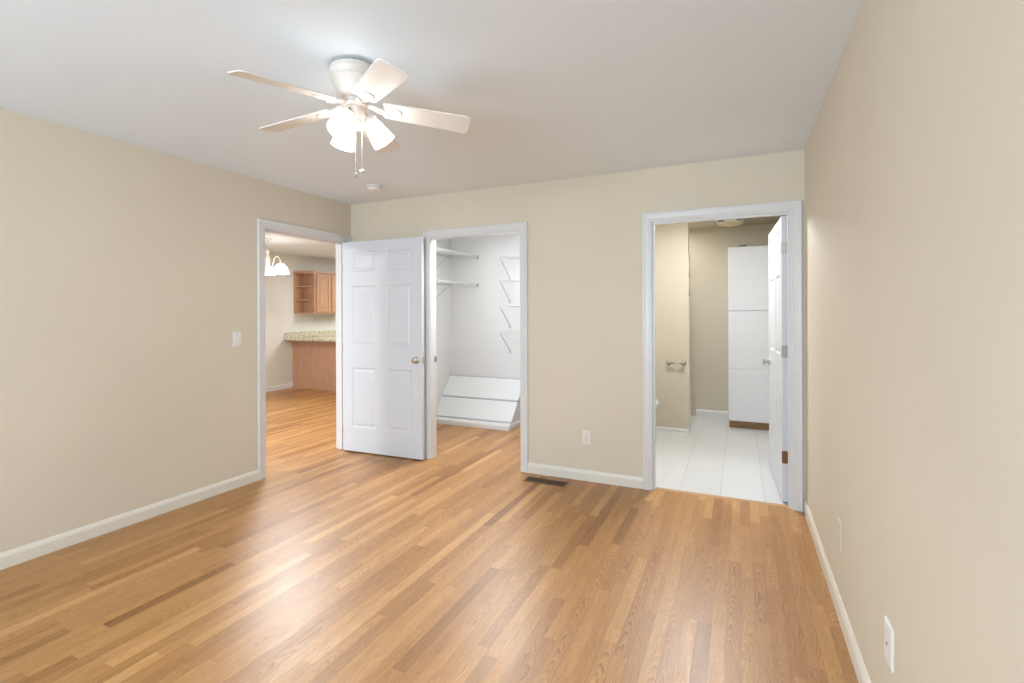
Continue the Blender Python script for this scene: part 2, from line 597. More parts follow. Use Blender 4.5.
# white jamb at the end of the partition, with two small latches
t = thing('trim_4', 'narrow white jamb edge at the end of the bathroom partition', 'jamb', (0, 0, 0), kind='structure')
mb = MB()
mb.box(PX, PX + .004, 5.90, 5.986, 0, 2.0)
mb.box(PX - .03, PX + .004, 5.986, 6.06, 0, 2.0)
mb.build('jamb', M['trim'], t)
for zz in (1.80, 1.575):
    mb = MB()
    mb.box(PX + .004, PX + .010, 5.935, 5.985, zz - .045, zz + .03)
    mb.tube([(PX + .009, 5.935, zz - .045), (PX + .009, 5.935, zz + .03)], .005, 8)
    mb.build('latch_plate', M['steel'], t, .002)


# ------------------------------------------------------------------ casings and jambs
CW = .068
def casing_profile():
    # (distance from inner edge, stand-off from wall)
    return [(0, 0), (0, .009), (.006, .0115), (.016, .011), (.020, .0145), (.046, .016), (.056, .019), (.064, .019), (.068, .015), (.068, 0)]


def casing(mb, a0, a1, ztop, fn, w=None):
    """mitred casing up, over and down; fn(along, standoff, z)"""
    prof = casing_profile()
    for p in (0, 1, 2):
        def ring(k):
            out = []
            for d, s in prof:
                if k == 0: q = (a0 - d, s, 0)
                elif k == 1: q = (a0 - d, s, ztop + d)
                elif k == 2: q = (a1 + d, s, ztop + d)
                else: q = (a1 + d, s, 0)
                out.append(fn(*q))
            return mb.pts(out)
        a, b = ring(p), ring(p + 1)
        n = len(prof)
        for i in range(n):
            j = (i + 1) % n
            mb.face((a[i], a[j], b[j], b[i]))
        mb.face(a[::-1])
        mb.face(b)


def doorway(name, label, a0, a1, face, off, top):
    """face(a, s, z): bedroom side; off(a, s, z): far side"""
    t = thing(name, label, 'door frame', (0, 0, 0), kind='structure')
    mb = MB()
    casing(mb, a0 - .005, a1 + .005, top + .005, face)
    mb.build('casing', M['trim'], t)
    mb = MB()
    casing(mb, a0 - .005, a1 + .005, top + .005, off)
    mb.build('casing', M['trim'], t)
    return t


def jamb(t, boxes):
    mb = MB()
    for b in boxes:
        mb.box(*b)
    return mb.build('jamb', M['trim'], t)


# hall doorway
t1 = doorway('trim_1', 'white casing of the doorway to the dining area', HALL[0], HALL[1],
             lambda a, s, z: (XL + s, min(a, YB - .001), z), lambda a, s, z: (XLO - s, min(a, YB + 5), z), DH)
jamb(t1, [(XLO, XL, HALL[0] - .02, HALL[0], 0, DH + .02), (XLO, XL, HALL[1], HALL[1] + .02, 0, DH + .02),
          (XLO, XL, HALL[0], HALL[1], DH, DH + .02),
          (XLO + .03, XL - .045, HALL[0], HALL[0] + .012, 0, DH - .0), (XLO + .03, XL - .045, HALL[1] - .012, HALL[1], 0, DH),
          (XLO + .03, XL - .045, HALL[0] + .012, HALL[1] - .012, DH - .012, DH)])
mb = MB()
mb.box(XL - .035, XL - .006, HALL[0], HALL[0] + .0015, .875, .945)
mb.box(XL - .006, XL + .004, HALL[0] - .0005, HALL[0] + .0025, .89, .93)
mb.build('strike_plate', M['nickel'], t1)
# closet doorway
t2 = doorway('trim_2', 'white casing of the closet doorway', CLO[0], CLO[1],
             lambda a, s, z: (a, YB - s, z), lambda a, s, z: (a, YBO + s, z), DHC)
jamb(t2, [(CLO[0] - .02, CLO[0], YB, YBO, 0, DHC + .02), (CLO[1], CLO[1] + .02, YB, YBO, 0, DHC + .02),
          (CLO[0], CLO[1], YB, YBO, DHC, DHC + .02)])
mb = MB()
mb.box(CLO[0], CLO[0] + .0015, YBO - .036, YBO - .004, .885, .945)
mb.box(CLO[0], CLO[0] + .003, YBO - .004, YBO + .006, .895, .935)
mb.build('strike_plate', M['steel'], t2)
# bathroom doorway
t3 = doorway('trim_3', 'white casing of the bathroom doorway', BAT[0], BAT[1],
             lambda a, s, z: (a, YB - s, z), lambda a, s, z: (a, YBO + s, z), DHB)
jamb(t3, [(BAT[0] - .02, BAT[0], YB, YBO, 0, DHB + .02), (BAT[1], BAT[1] + .02, YB, YBO, 0, DHB + .02),
          (BAT[0], BAT[1], YB, YBO, DHB, DHB + .02),
          (BAT[0], BAT[0] + .012, YB + .015, YBO - .04, 0, DHB), (BAT[1] - .012, BAT[1], YB + .015, YBO - .04, 0, DHB),
          (BAT[0] + .012, BAT[1] - .012, YB + .015, YBO - .04, DHB - .012, DHB)])


# ------------------------------------------------------------------ baseboards
def bprof(h=.085, t=.014):
    return [(0, 0), (t, 0), (t, h * .72), (t * .85, h * .80), (t * .5, h * .93), (t * .28, h), (0, h)]


mb = MB()
mb.extrude(bprof(), lambda u, v, t: (XL + u, t, v), YF, HALL[0] - .005 - CW)
tag(mb.build('baseboard_left', M['base']), 'cream baseboard along the left wall', 'baseboard', kind='structure')
mb = MB()
mb.extrude(bprof(), lambda u, v, t: (t, YB - u, v), CLO[1] + .005 + CW, BAT[0] - .005 - CW)
tag(mb.build('baseboard_back', M['base']), 'cream baseboard between the closet and bathroom doorways', 'baseboard', kind='structure')
mb = MB()
mb.extrude(bprof(), lambda u, v, t: (XR - u, t, v), YF, YB - .019)
tag(mb.build('baseboard_right', M['base']), 'cream baseboard along the right wall', 'baseboard', kind='structure')
mb = MB()
mb.extrude(bprof(.09), lambda u, v, t: (XK + u, t, v), YF, 6.62)
tag(mb.build('baseboard_kitchen', M['trim']), 'white baseboard below the cream dining wall', 'baseboard', kind='structure')
mb = MB()
mb.extrude(bprof(.09), lambda u, v, t: (t, BBK - u, v), PX, -.125)
tag(mb.build('baseboard_bathroom_back', M['trim']), 'white baseboard beside the tall bathroom cabinet', 'baseboard', kind='structure')
mb = MB()
mb.extrude(bprof(.04, .012), lambda u, v, t: (t, 5.885 - u, v), BL, PX)
tag(mb.build('baseboard_bathroom_partition', M['trim']), 'low white baseboard under the paper holder', 'baseboard', kind='structure')
mb = MB()
mb.extrude(bprof(.085, .012), lambda u, v, t: (CL + u, t, v), YBO, 5.15)
tag(mb.build('baseboard_closet', M['trim']), 'white baseboard along the closet side wall', 'baseboard', kind='structure')


# ------------------------------------------------------------------ six-panel doors
LW, LT, LZ0 = .910, .035, .012
PANELS = [(a, b, c, d) for a, b in ((.112, .396), (.514, .798)) for c, d in ((.245, .825), (1.035, 1.615), (1.750, 1.945))]


def leaf(name, label, LZ1):
    """hinged at local x=0; thickness runs from y=-LT to y=0"""
    mb = MB()
    xs = sorted({0, LW} | {p[0] for p in PANELS} | {p[1] for p in PANELS})
    zs = sorted({LZ0, LZ1} | {p[2] for p in PANELS} | {p[3] for p in PANELS})
    for y, sgn in ((-LT, 1), (0.0, -1)):
        for x0, x1 in zip(xs, xs[1:]):
            for z0, z1 in zip(zs, zs[1:]):
                if (x0, x1, z0, z1) in PANELS:
                    prev = None
                    for ins, dep in ((0, 0), (.004, .002), (.013, .008), (.022, .008), (.040, .003), (.044, .0025)):
                        q = mb.pts([(x0 + ins, y + sgn * dep, z0 + ins), (x1 - ins, y + sgn * dep, z0 + ins),
                                    (x1 - ins, y + sgn * dep, z1 - ins), (x0 + ins, y + sgn * dep, z1 - ins)])
                        if prev:
                            for k in range(4):
                                j = (k + 1) % 4
                                mb.face((prev[k], prev[j], q[j], q[k]))
                        prev = q
                    mb.face(prev)
                else:
                    mb.poly([(x0, y, z0), (x1, y, z0), (x1, y, z1), (x0, y, z1)])
    for x in (0, LW):
        mb.poly([(x, -LT, LZ0), (x, 0, LZ0), (x, 0, LZ1), (x, -LT, LZ1)])
    for z in (LZ0, LZ1):
        mb.poly([(0, -LT, z), (LW, -LT, z), (LW, 0, z), (0, 0, z)])
    me = mb
    o = me.build(name, M['door'])
    bm = bmesh.new()
    bm.from_mesh(o.data)
    bmesh.ops.remove_doubles(bm, verts=bm.verts, dist=1e-5)
    bmesh.ops.recalc_face_normals(bm, faces=bm.faces)
    bm.to_mesh(o.data)
    bm.free()
    tag(o, label, 'door', kind='structure')
    return o


def knob(parent, side, mat):
    """round knob on its rosette, side = -1 for the y=-LT face, +1 for the y=0 face"""
    mb = MB()
    y0 = -LT if side < 0 else 0
    mb.lathe([(.0, 0), (.031, 0), (.032, .003), (.029, .007), (.016, .010), (.0105, .013), (.0105, .022), (.017, .026),
              (.0245, .032), (.0265, .039), (.0245, .046), (.017, .051), (0, .0525)], (LW - .062, y0, .918), (0, side, 0), 28)
    return mb.build('door_knob', mat, parent)


d1 = leaf('door_1', 'open white six-panel bedroom door resting in front of the closet casing', 2.043)
d1.location = (-3.543, 3.783, 0)
d1.rotation_euler = (0, 0, R(1.9))
knob(d1, -1, M['nickel'])
knob(d1, 1, M['nickel'])
mb = MB()
mb.box(LW - .0005, LW + .002, -LT + .005, -.005, .890, .946)
mb.lathe([(.0, 0), (.008, 0), (.007, .009), (0, .010)], (LW, -LT / 2, .918), (1, 0, 0), 14)
mb.build('latch_plate', M['nickel'], d1)
for z in (.24, 1.02, 1.80):
    mb = MB()
    mb.tube([(-.006, -LT - .003, z - .044), (-.006, -LT - .003, z + .044)], .0055, 10)
    mb.box(-.006, .0005, -LT, -.004, z - .044, z + .044)
    mb.build('hinge', M['plated'], d1, 0)

d2 = leaf('door_2', 'open white six-panel bathroom door swung inside on three hinges', 2.021)
d2.location = (BAT[1] - .008 - LT, YBO + .006, 0)
d2.rotation_euler = (0, 0, R(92.5))
knob(d2, 1, M['nickel'])
knob(d2, -1, M['nickel'])
mb = MB()
mb.box(LW - .0005, LW + .002, -LT + .005, -.005, .890, .946)
mb.build('latch_plate', M['nickel'], d2)
for z, m in ((.325, 'brass'), (1.067, 'steel'), (1.797, 'plated')):
    mb = MB()
    # leaf let into the door edge, rounded corners, and the barrel at its side
    n = 6
    prof = []
    for cx, cz, a0 in ((-.006, z + .034, 0), (-LT + .010, z + .034, 90), (-LT + .010, z - .034, 180), (-.006, z - .034, 270)):
        for k in range(n):
            a = R(a0 + 90 * k / (n - 1))
            prof.append((cx + .009 * math.cos(a) * (1 if True else 0), cz + .010 * math.sin(a)))
    mb.extrude(prof, lambda u, v, t: (t, u, v), -.003, .0005)
    mb.tube([(-.005, -LT - .004, z - .044), (-.005, -LT - .004, z + .044)], .0058, 10)
    for (sy, sz) in ((-.012, .03), (-.022, .012), (-.012, -.012), (-.022, -.03)):
        mb.lathe([(0, 0), (.0034, 0), (.0022, .0012), (0, .0014)], (-.003, sy, z + sz), (-1, 0, 0), 8)
    h_ = mb.build('hinge', M[m], d2)
    h_['label'] = {'brass': 'brown bronze hinge', 'steel': 'grey steel hinge', 'plated': 'pale worn hinge'}[m]

# ------------------------------------------------------------------ ceiling fan
FX, FY = -1.554, 1.724
fan = thing('ceiling_fan', 'off-white five-blade ceiling fan with three lit glass shades', 'ceiling fan', (FX, FY, H))
mb = MB()
mb.lathe([(0, 0), (.080, 0), (.080, -.020), (0, -.020)], seg=40)
mb.build('ceiling_plate', M['steel'], fan)
mb = MB()
mb.lathe([(0, -.0145), (.104, -.0145), (.107, -.018), (.107, -.052), (.101, -.057), (.100, -.061), (.104, -.066), (.102, -.073), (.095, -.079),
          (.091, -.084), (.084, -.115), (.077, -.134), (.071, -.141), (0, -.142)], seg=48)
mb.build('motor_housing', M['fan'], fan)
mb = MB()
mb.lathe([(0, -.1415), (.044, -.1415), (.046, -.146), (.046, -.160), (.054, -.164), (.054, -.178), (.046, -.182), (0, -.1825)], seg=36)
mb.build('flywheel', M['fan'], fan)
mb = MB()
mb.lathe([(.0455, -.160), (.0475, -.158), (.0475, -.148), (.0455, -.146)], seg=36, caps=False)
mb.build('vent_ring', M['plated'], fan)
mb = MB()
mb.lathe([(0, -.1825), (.042, -.1825), (.045, -.188), (.045, -.238), (.041, -.246), (.046, -.250), (.046, -.262), (.036, -.274), (.016, -.280), (0, -.281)], seg=36)
mb.build('switch_housing', M['fan'], fan)

PITCH = R(13)
RM, BLZ, DROOP = .158, -.186, R(4.8)
def blade_pt(r, w, h=0.0):
    z = BLZ - (r - RM) * math.tan(DROOP)
    return (r, w * math.cos(PITCH) - h * math.sin(PITCH), z - w * math.sin(PITCH) + h * math.cos(PITCH))


def make_blade():
    pr = []
    r0, r1, w0, w1 = .122, .512, .052, .064
    n = 6
    for cx, cy, rad, a0 in ((r1 - .020, -w1 + .024, (.020, .024), -90), (r1 - .020, w1 - .024, (.020, .024), 0),
                            (r0 + .012, w0 - .012, (.012, .012), 90), (r0 + .012, -w0 + .012, (.012, .012), 180)):
        for k in range(n):
            a = R(a0 + 90 * k / (n - 1))
            pr.append((cx + rad[0] * math.cos(a), cy + rad[1] * math.sin(a)))
    mb = MB()
    mb.extrude(pr, lambda u, v, t: blade_pt(u, v, t), 0.0, .006)
    b = mb.build('blade', M['blade'], fan)
    # iron: forked arm from the flywheel to an oval medallion under the blade
    mb = MB()
    zi = blade_pt(.128, 0)[2] - .006
    for sgn in (-1, 1):
        mb.tube([(.046, sgn * .008, -.171), (.075, sgn * .012, -.172), (.100, sgn * .016, zi + .006), (.128, sgn * .020, zi)], [.008, .008, .007, .006], 8)
    mb.tube([(.044, 0, -.171), (.070, 0, -.172), (.095, 0, -.178)], .009, 8)
    prev = None
    nn = 28
    for rx, ry, hh in ((.001, .001, -.0035), (.034, .024, -.0035), (.037, .027, -.0060), (.043, .033, -.0065), (.047, .037, -.004), (.048, .038, 0.0)):
        ring = mb.pts([blade_pt(RM + rx * math.cos(2 * PI * k / nn), ry * math.sin(2 * PI * k / nn), hh) for k in range(nn)])
        if prev:
            for k in range(nn):
                j = (k + 1) % nn
                mb.face((prev[k], prev[j], ring[j], ring[k]), True)
        prev = ring
    mb.build('blade_iron', M['fan'], b)
    return b


for k in range(5):
    b = make_blade()
    b.rotation_euler = (0, 0, R(39.7 + 72 * k))

for az in (283, 158, 43):
    ca, sa = math.cos(R(az)), math.sin(R(az))
    tl = R(36)
    ax = Vector((ca * math.sin(tl), sa * math.sin(tl), -math.cos(tl)))
    neck = Vector((ca * .064, sa * .064, -.238))
    mb = MB()
    prof = [(.022, 0), (.029, .004), (.037, .018), (.042, .042), (.046, .068), (.051, .096), (.053, .106),
            (.050, .106), (.043, .068), (.039, .042), (.034, .020), (.024, .007), (.0, .006)]
    mb.lathe(prof, neck, ax, 32)
    s = mb.build('lamp_shade', M['shade'], fan)
    mb = MB()
    e = neck - ax * .012
    mb.tube([(ca * .034, sa * .034, -.212), (ca * .054, sa * .054, -.202), (ca * .066, sa * .066, -.212), tuple(e)], .0065, 10)
    mb.lathe([(0, -.020), (.016, -.018), (.022, -.009), (.024, .003), (.0, .003)], neck, ax, 20)
    mb.build('lamp_arm', M['fan'], s)
    mb = MB()
    mb.lathe([(0, .009), (.011, .010), (.012, .026), (.021, .048), (.023, .064), (.017, .080), (0, .086)], neck, ax, 20)
    mb.build('bulb', M['fanbulb'], s)

for px_, py_, ln, kind in ((.008, -.006, .483, 'dark'), (.034, .005, .467, 'fan')):
    mb = MB()
    z0 = -.272
    mb.tube([(px_, py_, z0 + .02), (px_, py_, -ln + .02)], .0016, 6)
    nb = int((ln + z0) / .008)
    for i in range(nb):
        mb.lathe([(0, -.0026), (.0026, 0), (0, .0026)], (px_, py_, z0 - i * .008), (0, 0, 1), 6)
    ch = mb.build('pull_chain', M['fan'], fan)
    mb = MB()
    if kind == 'dark':
        mb.lathe([(0, .012), (.004, .010), (.006, 0), (.0045, -.012), (0, -.014)], (px_, py_, -ln), (0, 0, 1), 14)
        q = mb.build('pendant', M['steel'], ch)
        q['label'] = 'small dark chain pendant'
    else:
        mb.lathe([(0, .009), (.008, .007), (.0145, 0), (.008, -.007), (0, -.009)], (px_, py_, -ln), (0, 0, 1), 18)
        q = mb.build('pendant', M['fan'], ch)
        q['label'] = 'white oval chain pendant'

# ------------------------------------------------------------------ smoke detector, switches, plates
sd = thing('smoke_detector', 'small round white smoke detector on the ceiling near the corner', 'smoke detector', (-2.85, 3.40, H))
mb = MB()
mb.lathe([(0, 0), (.066, 0), (.067, -.008), (.062, -.012), (0, -.012)], seg=36)
mb.build('base', M['plate'], sd)
mb = MB()
mb.lathe([(.056, -.012), (.058, -.018), (.052, -.030), (.040, -.036), (0, -.037)], seg=36)
mb.build('cover', M['plate'], sd)
mb = MB()
mb.lathe([(.0570, -.0135), (.0585, -.0145), (.0585, -.0175), (.0570, -.0185)], seg=36, caps=False)
mb.build('vent_ring', M['clip'], sd)


def cover_plate(name, label, cat, fn, mat, w=.072, h=.117):
    """fn(along, out, z) places plate-local coordinates on the wall; returns the thing"""
    t = thing(name, label, cat)
    mb = MB()
    prev = None
    for ins, out in ((0, 0), (0, .004), (.003, .0065), (.008, .0075)):
        q = mb.pts([fn(-w / 2 + ins, out, -h / 2 + ins), fn(w / 2 - ins, out, -h / 2 + ins), fn(w / 2 - ins, out, h / 2 - ins), fn(-w / 2 + ins, out, h / 2 - ins)])
        if prev:
            for k in range(4):
                j = (k + 1) % 4
                mb.face((prev[k], prev[j], q[j], q[k]))
        prev = q
    mb.face(prev)
    mb.build('plate', mat, t)
    return t


def fbox(mb, fn, a0, a1, o0, o1, z0, z1):
    P = [fn(a, o, z) for o in (o0, o1) for a, z in ((a0, z0), (a1, z0), (a1, z1), (a0, z1))]
    i = mb.pts(P)
    for q in ((0, 1, 2, 3), (4, 5, 6, 7), (0, 1, 5, 4), (1, 2, 6, 5), (2, 3, 7, 6), (3, 0, 4, 7)):
        mb.face([i[k] for k in q])


def screw(mb, fn, a, z, r=.0032, o=.0075):
    ring = [fn(a + r * math.cos(2 * PI * k / 10), o, z + r * math.sin(2 * PI * k / 10)) for k in range(10)]
    top = [fn(a + r * .7 * math.cos(2 * PI * k / 10), o + .001, z + r * .7 * math.sin(2 * PI * k / 10)) for k in range(10)]
    A, B = mb.pts(ring), mb.pts(top)
    for k in range(10):
        j = (k + 1) % 10
        mb.face((A[k], A[j], B[j], B[k]))
    mb.face(B)


fl = lambda a, o, z: (XL + o, 2.629 + a, 1.149 + z)
t = cover_plate('light_switch', 'small light switch on the left wall beside the doorway', 'light switch', fl, M['plate'])
mb = MB()
fbox(mb, fl, -.006, .006, .0070, .0085, -.013, .013)
P = [fl(-.005, .0085, -.010), fl(.005, .0085, -.010), fl(.005, .0085, .008), fl(-.005, .0085, .008), fl(-.004, .019, -.001), fl(.004, .019, -.001), fl(.004, .017, .008), fl(-.004, .017, .008)]
i = mb.pts(P)
for q in ((0, 1, 5, 4), (4, 5, 6, 7), (1, 2, 6, 5), (2, 3, 7, 6), (3, 0, 4, 7)):
    mb.face([i[k] for k in q])
mb.build('toggle', M['plate'], t)
for sz in (.030, -.030):
    mb = MB()
    screw(mb, fl, 0, sz)
    mb.build('screw', M['steel'], t)

fb = lambda a, o, z: (-1.120 + a, YB - o, .347 + z)
t = cover_plate('wall_outlet', 'ivory double outlet on the back wall above the baseboard', 'outlet', fb, M['ivory'], .074, .117)
for dz in (.0195, -.0195):
    mb = MB()
    n = 20
    ring = []
    for k in range(n):
        a = 2 * PI * k / n
        ring.append((max(-.0135, min(.0135, .0175 * math.cos(a))), .0145 * math.sin(a)))
    mb.extrude(ring, lambda u, v, tt: fb(u, tt, v + dz), .007, .0098)
    r_ = mb.build('receptacle', M['ivory'], t)
    mb = MB()
    fbox(mb, fb, -.0072, -.0052, .0096, .0101, dz - .001, dz + .0075)
    fbox(mb, fb, .0052, .0072, .0096, .0101, dz - .001, dz + .0065)
    fbox(mb, fb, -.0022, .0022, .0096, .0101, dz - .0085, dz - .0045)
    mb.build('slots', M['dark'], r_)
mb = MB()
screw(mb, fb, 0, 0)
mb.build('screw', M['steel'], t)

fr = lambda a, o, z: (XR - o, 2.604 + a, .361 + z)
t = cover_plate('cover_plate', 'beige painted cover plate low on the right wall, nearer the doorway', 'cover plate', fr, M['beige'], .078, .122)
for sz in (.040, -.040):
    mb = MB()
    screw(mb, fr, 0, sz)
    mb.build('screw', M['ivory'], t)
fr2 = lambda a, o, z: (XR - o, 1.798 + a, .361 + z)
t = cover_plate('cable_plate', 'white cable plate low on the right wall, nearer the front', 'cover plate', fr2, M['plate'], .080, .122)
mb = MB()
mb.lathe([(0, 0), (.0055, 0), (.0055, .0012), (.0036, .0015), (.0036, .003), (.0026, .003), (.0026, .001), (0, .001)], fr2(0, .0075, 0), (-1, 0, 0), 14)
mb.build('cable_jack', M['steel'], t)
for sz in (.042, -.042):
    mb = MB()
    screw(mb, fr2, 0, sz)
    mb.build('screw', M['plate'], t)

# floor register
t = thing('floor_register', 'dark bronze floor register below the back wall beside the closet', 'floor register', (-1.41, 3.715, 0))
mb = MB()
L2, W2 = .172, .056
for b in ((-L2, L2, -W2, -W2 + .013), (-L2, L2, W2 - .013, W2), (-L2, -L2 + .013, -W2 + .013, W2 - .013), (L2 - .013, L2, -W2 + .013, W2 - .013), (-.005, .005, -W2 + .013, W2 - .013)):
    mb.box(*b, 0, .005)
mb.build('frame', M['grille'], t, .0015)
mb = MB()
for k in range(-16, 17):
    x = k * .0095
    if abs(x) < .007:
        continue
    mb.extrude([(x - .0012, .0005), (x + .0018, .0005), (x + .0012, .004), (x - .0018, .004)], lambda u, v, tt: (u, tt, v), -W2 + .013, W2 - .013)
mb.build('louvers', M['grille'], t)
mb = MB()
mb.box(-L2 + .013, L2 - .013, -W2 + .013, W2 - .013, 0.0002, .0008)
mb.build('damper', M['dark'], t)

# ------------------------------------------------------------------ closet: wire shelves and bulkhead
def wire_shelf_parts(root, length, depth, braces, ends, foot):
    """local frame: wall at y=0, shelf reaches to y=-depth, runs along +x; top wires at z=0"""
    mb = MB()
    r = .0028
    for y, z in ((-.004, -.004), (-depth * .5, -.004), (-depth, -.004), (-depth - .002, -.030)):
        mb.tube([(0, y, z), (length, y, z)], r, 6)
    n = int(length / .0255)
    for i in range(n + 1):
        x = .004 + i * (length - .008) / n
        mb.tube([(x, 0, 0), (x, -depth, 0), (x, -depth - .003, -.030)], .0013, 4)
    mb.build('wire_deck', M['wire'], root)
    for x in braces:
        mb = MB()
        mb.tube([(x, -depth, -.012), (x, -depth + .012, -.026), (x, -.004, -foot), (x, -.004, -foot - .022)], .0045, 8)
        mb.box(x - .008, x + .008, -.006, 0, -foot - .03, -foot + .004)
        b = mb.build('brace', M['brace'], root)
    for x in ends:
        mb = MB()
        mb.box(x - .008, x + .004, -depth - .006, -depth + .012, -.036, .004)
        mb.build('end_bracket', M['clip'], root)


M['brace'] = new_mat('grey_vinyl_brace', (0.42, 0.42, 0.42), 0.4)
SHG = 'short wire shelves on the closet back wall'
labs = ['short white wire shelf on closet back wall, topmost of four', 'short white wire shelf on closet back wall, second from top of four',
        'short white wire shelf on closet back wall, third from top of four', 'short white wire shelf on closet back wall, lowest of four']
proto = thing('wire_shelf', labs[0], 'shelf', (-2.618, CBK, 2.03), 0, SHG)
wire_shelf_parts(proto, -CR * -1 + 2.618 - .004, .285, (.006,), (), .245)
for z, lb in zip((1.745, 1.435, 1.12), labs[1:]):
    c = copy_tree(proto)
    c.location = (-2.618, CBK, z)
    c['label'] = lb
LG = 'long wire shelves on the closet side wall'
# wall at X=CL, shelf reaches +X: local -y -> +X  => rotate by +90 deg
a = thing('hanging_shelf', 'long white wire shelf on closet side wall, upper of two', 'shelf', (CL, YBO + .05, 2.085), R(90), LG)
wire_shelf_parts(a, CBK - YBO - .054, .415, (.30, 1.02), (CBK - YBO - .058,), .30)
b = copy_tree(a)
b.location = (CL, YBO + .05, 1.725)
b['label'] = 'long white wire shelf on closet side wall, lower of two'

bk = thing('bulkhead', 'white sloped bulkhead with slanted panels on the closet floor', 'bulkhead', (0, 0, 0))
bx1 = -2.415
sl = [(5.168, .0), (5.168, .060), (5.233, .066), (5.435, .290), (5.644, .538), (5.644, 0)]
mb = MB()
mb.extrude(sl, lambda u, v, tt: (tt, u, v), CL + .001, bx1)
mb.build('body', M['closet'], bk)
nrm = Vector((0, -.77, .64))
def panel(y0, z0, y1, z1, th):
    mb = MB()
    pr = [(y0, z0), (y1, z1), (y1 + nrm.y * th, z1 + nrm.z * th), (y0 + nrm.y * th, z0 + nrm.z * th)]
    mb.extrude(pr, lambda u, v, tt: (tt, u, v), CL + .001, bx1 + .002)
    return mb
panel(5.247, .081, 5.428, .282, .006).build('panel', M['closet'], bk)
panel(5.444, .300, 5.634, .525, .006).build('panel', M['closet'], bk)
for (y0, z0) in ((5.236, .069), (5.431, .285), (5.632, .524)):
    mb = MB()
    pr = [(y0, z0), (y0 + .0095, z0 + .0113), (y0 + .0095 + nrm.y * .009, z0 + .0113 + nrm.z * .009), (y0 + nrm.y * .009, z0 + nrm.z * .009)]
    mb.extrude(pr, lambda u, v, tt: (tt, u, v), CL + .001, bx1 + .003)
    mb.build('joint_rail', M['lip'], bk)
mb = MB()
mb.box(bx1 - .012, bx1 + .004, 5.418, 5.432, .283, .302)
mb.build('end_clip', M['clip'], bk)
mb = MB()
mb.extrude(bprof(.064, .014), lambda u, v, tt: (tt, 5.167 - u, v), CL + .012, bx1 + .012)
mb.extrude(bprof(.064, .012), lambda u, v, tt: (bx1 + u, tt, v), 5.160, CBK - .001)
mb.build('baseboard', M['trim'], bk)

# ------------------------------------------------------------------ bathroom
# tall linen cabinet
ct = thing('linen_cabinet', 'tall white cabinet on a brown toe kick against the bathroom wall', 'cabinet', (0, 0, 0))
cx0, cx1, cy0, cy1 = -.125, .498, 6.33, 6.898
mb = MB()
mb.box(cx0, cx1, cy0, cy1, .088, 2.105)
mb.build('body', M['cabinet'], ct, .002)
mb = MB()
mb.box(cx0 + .008, cx1, 6.372, 6.388, 0, .088)
mb.box(cx0 + .008, cx0 + .024, 6.388, cy1, 0, .088)
q = mb.build('toe_kick', M['toe'], ct)
q['label'] = 'brown wooden toe kick'
def front(z0, z1, nm):
    mb = MB()
    mb.box(cx0 + .002, cx1 - .002, 6.311, 6.330, z0, z1)
    return mb.build(nm, M['cabinet'], ct, .003)
front(1.366, 2.100, 'door')
front(.695, 1.3615, 'door')
front(.092, .6935, 'door')
# small metal dish on top of the cabinet
mb = MB()
mb.lathe([(0, 0), (.030, 0), (.045, .020), (.050, .032), (.046, .032), (.028, .006), (0, .006)], (.025, 6.45, 2.1055), (0, 0, 1), 24)
tag(mb.build('dish', M['steel']), 'small grey dish on top of the tall bathroom cabinet', 'dish')

# ceiling vent light
vt = thing('vent_light', 'white ceiling vent with a tan glass bowl in the bathroom', 'ceiling light', (-.10, 6.42, H))
mb = MB()
w = .150
sq = lambda s, z: [(-s, -s, z), (s, -s, z), (s, s, z), (-s, s, z)]
prev = None
for s, z in ((w, 0), (w, -.018), (w - .020, -.040), (w - .055, -.048)):
    q = mb.pts(sq(s, z))
    if prev:
        for k in range(4):
            j = (k + 1) % 4
            mb.face((prev[k], prev[j], q[j], q[k]))
    prev = q
mb.face(prev)
mb.build('housing', M['plate'], vt, .004)
for sx in (-1, 1):
    mb = MB()
    for k in range(4):
        z0 = -.006 - k * .008
        yy = -w - .0015 + (max(0, -z0 - .018) * .9)
        mb.box(sx * .098 - .032, sx * .098 + .032, yy, yy + .004, z0 - .005, z0)
    mb.build('vent_slots', M['dark'], vt)
mb = MB()
mb.lathe([(0, -.075), (.05, -.072), (.090, -.062), (.112, -.050), (.115, -.044), (0, -.044)], seg=36)
q = mb.build('glass_bowl', M['tanglass'], vt)
q['label'] = 'shallow tan glass bowl'

# paper holder
ph = thing('paper_holder', 'brushed nickel toilet paper holder on the bathroom partition', 'paper holder', (-.655, 5.885, .832 - .052))
for x in (-.078, .078):
    mb = MB()
    mb.lathe([(0, 0), (.027, 0), (.028, .004), (.022, .010), (.012, .016), (.010, .030), (.014, .036), (.018, .046), (.016, .058), (0, .062)], (x, 0, 0), (0, -1, 0), 24)
    mb.build('post', M['nickel'], ph)
mb = MB()
mb.tube([(-.078, -.046, 0), (.078, -.046, 0)], .0075, 14)
mb.build('roller', M['nickel'], ph)

